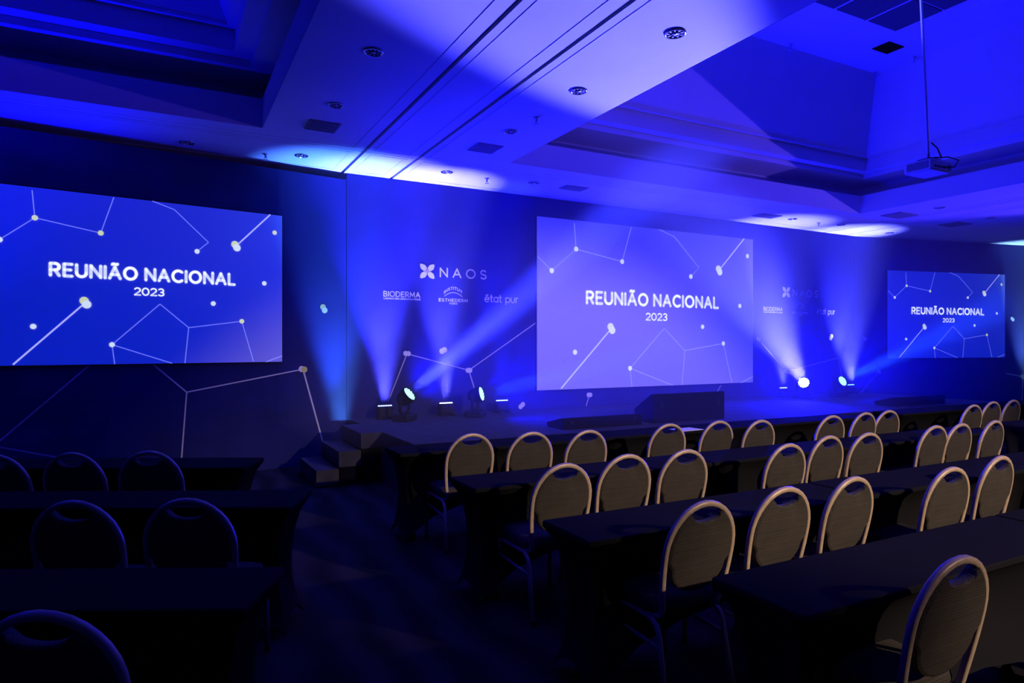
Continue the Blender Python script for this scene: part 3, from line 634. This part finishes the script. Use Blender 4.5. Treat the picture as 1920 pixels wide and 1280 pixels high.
# ================================================================== CHAIRS
CH = 0.945
def back_y(z): return -0.205 - (z - 0.45) * 0.20
def half_w(z):
    if z <= 0.715: return 0.172 + 0.030 * math.sin(min(1, max(0, (z - 0.42) / 0.295)) * math.pi / 2)
    t = min(1, (z - 0.715) / (CH - 0.013 - 0.715)); return 0.202 * math.sqrt(max(0, 1 - t * t))
def make_chair():
    root = empty('banquet_chair')
    # back frame: one bent tube, from the seat rail up round the oval and down again
    left = [(-0.172, -0.11, 0.405), (-0.172, -0.155, 0.400), (-0.172, -0.19, 0.415), (-0.173, -0.207, 0.45)]
    zs = [0.50, 0.56, 0.62, 0.67, 0.715]
    left += [(-half_w(z), back_y(z), z) for z in zs]
    top = []
    for k in range(1, 16):
        an = math.pi * k / 16; z = 0.715 + (CH - 0.013 - 0.715) * math.sin(an); top.append((-0.202 * math.cos(an), back_y(z), z))
    right = [(-x, y, z) for x, y, z in reversed(left)]
    path = left + top + right
    # section: 26 mm seen from behind, 22 mm from the side
    m = MB(); seg = 8; rings = []; P = [Vector(p) for p in path]
    for i, p in enumerate(P):
        t = (P[min(i + 1, len(P) - 1)] - P[max(i - 1, 0)]).normalized()
        side = Vector((0, 1, 0.2)).cross(t)
        side = side.normalized() if side.length > 0.2 else Vector((1, 0, 0))
        b = t.cross(side)
        ring = []
        for k in range(seg):
            an = 2 * math.pi * (k + 0.5) / seg; c_, s_ = math.cos(an), math.sin(an)
            ring.append(p + side * (0.0135 * math.copysign(abs(c_) ** 0.55, c_)) + b * (0.0135 * math.copysign(abs(s_) ** 0.55, s_)))
        if rings:                                        # keep the section from flipping
            prev = rings[-1]; best = min(range(seg), key=lambda r0: sum((ring[(k + r0) % seg] - prev[k]).length for k in range(seg)))
            ring = [ring[(k + best) % seg] for k in range(seg)]
        rings.append(ring)
    v = [q for r0 in rings for q in r0]; f = []
    for i in range(len(P) - 1):
        for k in range(seg): f.append((i * seg + k, i * seg + (k + 1) % seg, (i + 1) * seg + (k + 1) % seg, (i + 1) * seg + k))
    f += [tuple(range(seg - 1, -1, -1)), tuple(range((len(P) - 1) * seg, len(P) * seg))]
    m.add(v, f, True); m.build('back_frame', 'frame', root)
    # upholstered back: rounded foot, sides along the tube, hand-hold dip at the top
    out = []
    for k in range(0, 13):
        an = math.pi + math.pi * k / 12; out.append((0.163 * math.cos(an), 0.635 + 0.125 * math.sin(an)))
    for z in (0.67, 0.70, 0.73, 0.76, 0.79, 0.82, 0.845, 0.868, 0.885, 0.896): out.append((half_w(z) - 0.010, z))
    for k in range(1, 12):
        t = k / 12; x = 0.088 * math.cos(math.pi * t); out.append((x, 0.900 - 0.050 * math.sin(math.pi * t) ** 0.8))
    for z in (0.896, 0.885, 0.868, 0.845, 0.82, 0.79, 0.76, 0.73, 0.70, 0.67): out.append((-(half_w(z) - 0.010), z))
    n = len(out); cxz = (0, 0.70)
    def loop(k, dy): return [(cxz[0] + (x - cxz[0]) * k, back_y(z) + dy, cxz[1] + (z - cxz[1]) * k) for x, z in out]
    rings2 = [loop(0.93, -0.020), loop(0.985, -0.014), loop(1.0, -0.004), loop(1.0, 0.012), loop(0.97, 0.026), loop(0.86, 0.036)]
    v = [q for r0 in rings2 for q in r0]; f = [tuple(range(n)), tuple(range(6 * n - 1, 5 * n - 1, -1))]
    for i in range(5):
        for k in range(n): f.append((i * n + (k + 1) % n, i * n + k, (i + 1) * n + k, (i + 1) * n + (k + 1) % n))
    MB().add(v, f, False).build('backrest', 'fabric', root)
    # seat cushion: rounded square, domed
    def sq(k, z, r0=0.34):
        pts = []
        for i in range(28):
            an = 2 * math.pi * i / 28; c_, s_ = math.cos(an), math.sin(an)
            pts.append((0.200 * k * math.copysign(abs(c_) ** r0, c_), 0.015 + 0.205 * k * math.copysign(abs(s_) ** r0, s_), z))
        return pts
    rg = [sq(0.94, 0.412), sq(1.0, 0.425), sq(1.015, 0.45), sq(0.98, 0.478), sq(0.85, 0.492), sq(0.5, 0.499)]
    v = [q for r0 in rg for q in r0]; f = [tuple(range(27, -1, -1)), tuple(range(140, 168))]
    for i in range(5):
        for k in range(28): f.append((i * 28 + k, i * 28 + (k + 1) % 28, (i + 1) * 28 + (k + 1) % 28, (i + 1) * 28 + k))
    MB().add(v, f, True).build('seat', 'fabric', root)
    for s_ in (-1, 1):
        x = s_ * 0.192
        MB().sweep([(x, 0.185, 0.395), (x, 0.10, 0.398), (x, -0.09, 0.398), (x, -0.15, 0.393)], 0.024, 0.024, 8).build('seat_rail', 'frame', root)
        rl = MB().sweep([(x, -0.15, 0.393), (x * 1.01, -0.19, 0.372), (x * 1.02, -0.21, 0.33), (x * 1.03, -0.225, 0.25), (x * 1.06, -0.275, 0.012)], 0.024, 0.024, 8).build('leg', 'frame', root)
        fl_ = MB().sweep([(x, 0.185, 0.395), (x, 0.20, 0.37), (x * 1.01, 0.205, 0.32), (x * 1.03, 0.215, 0.012)], 0.024, 0.024, 8).build('leg', 'frame', root)
        MB().sweep([(x * 1.01, 0.20, 0.30), (x * 1.02, -0.215, 0.275)], 0.018, 0.018, 8).build('stretcher', 'frame', root)
        for y, k, lg in ((-0.275, 1.06, rl), (0.215, 1.03, fl_)): MB().lathe([(0.015, 0.0), (0.016, 0.02), (0.0155, 0.03)], 10, (x * k, y, 0)).build('foot_cap', 'black', lg)
    MB().sweep([(-0.192, 0.10, 0.397), (0.192, 0.10, 0.397)], 0.02, 0.02, 8, (0, 1, 0)).build('cross_rail', 'frame', root)
    MB().sweep([(-0.192, -0.12, 0.397), (0.192, -0.12, 0.397)], 0.02, 0.02, 8, (0, 1, 0)).build('cross_rail', 'frame', root)
    return root
chair0 = make_chair(); used = [False]
def put_chair(px, py, label, group, rz=None):
    p = at_z(px, py, CH); rz = R(random.uniform(-2, 2)) if rz is None else R(rz)
    o = copy_tree(chair0) if used[0] else chair0; used[0] = True
    off = Matrix.Rotation(rz, 2) @ Vector((0, -back_y(CH)))
    o.location = (p.x + off.x, p.y + off.y, 0); o.rotation_euler = (0, 0, rz); tag(o, label, 'chair', group)
    return o
G1 = 'banquet chairs in the lit rows'
LIT = [[(885, 812), (998, 809), (1104, 805.5), (1256, 793.5), (1349, 788), (1428, 786.5), (1562, 778), (1624, 772.5), (1668, 768.5)],
       [(1060, 868), (1177, 851), (1288, 842), (1480, 831), (1556, 816), (1630, 810.5), (1756, 797), (1804, 793), (1867, 787.5)],
       [(1325, 938), (1475, 912), (1603, 893), (1787, 875), (1878, 854)], [(1803, 1042)]]
for r_, row in enumerate(LIT):
    for k, (px, py) in enumerate(row):
        lb = f'banquet chair with tan oval frame, {ROWN[r_]} row of lit seats, {ORD[k]} from the central aisle' if r_ < 3 else 'banquet chair with its oval frame in shadow behind the fourth row table'
        put_chair(px, py, lb, G1)
for k, (px, py) in enumerate([(1827, 758), (1863, 752), (1901, 749)]):
    put_chair(px, py, f'banquet chair with tan oval frame, front row past the far aisle, {ORD[k]} from that aisle', G1)
G2 = 'banquet chairs in the unlit rows'
for r_, row in enumerate([[(278, 845), (133, 848), (-12, 852)], [(349, 934), (135, 938)], [(72, 1145)]]):
    for k, (px, py) in enumerate(row):
        put_chair(px, py, f'shadowy banquet chair with blue-edged frame, {ROWN[r_]} row of unlit seats, {ORD[k]} from the aisle', G2, -26.6 + random.uniform(-3, 3))

pp = at_z(1306, 808, 0.757)
sheet = MB().box((-0.15, -0.10, 0), (0.15, 0.10, 0.004)).build('paper_sheet', 'paper'); sheet.location = (pp.x, YN[0] + 0.11, 0.756); sheet.rotation_euler = (0, 0, R(3))
tag(sheet, 'white paper sheet lying on the front row table edge', 'paper')

# ================================================================== HAZE over the stage
hm = bpy.data.materials.new('stage_haze'); hm.use_nodes = True; nt = hm.node_tree; nt.nodes.clear()
out = nt.nodes.new('ShaderNodeOutputMaterial'); vsn = nt.nodes.new('ShaderNodeVolumeScatter')
vsn.inputs['Color'].default_value = (1, 1, 1, 1); vsn.inputs['Density'].default_value = 0.037; vsn.inputs['Anisotropy'].default_value = 0.15
nt.links.new(vsn.outputs[0], out.inputs['Volume'])
def wp(corner, ang, s_): return (corner.x + s_ * math.cos(ang) + 0.06 * math.sin(ang), corner.y + s_ * math.sin(ang) - 0.06 * math.cos(ang))
foot = [wp(K1, A_L, -1.0), wp(K1, A_L, -0.02), wp(K2, A_C, -0.02), wp(K2, A_R, 6.0), (wp(K2, A_R, 6.0)[0], 5.75), (wp(K1, A_L, -1.0)[0], 5.75)]
hz = MB().prism(foot, 'z', ST + 0.02, H - 0.03).build('stage_haze', hm)
tag(hz, 'thin theatrical haze hanging over the stage, showing the light beams', 'haze', kind='stuff')
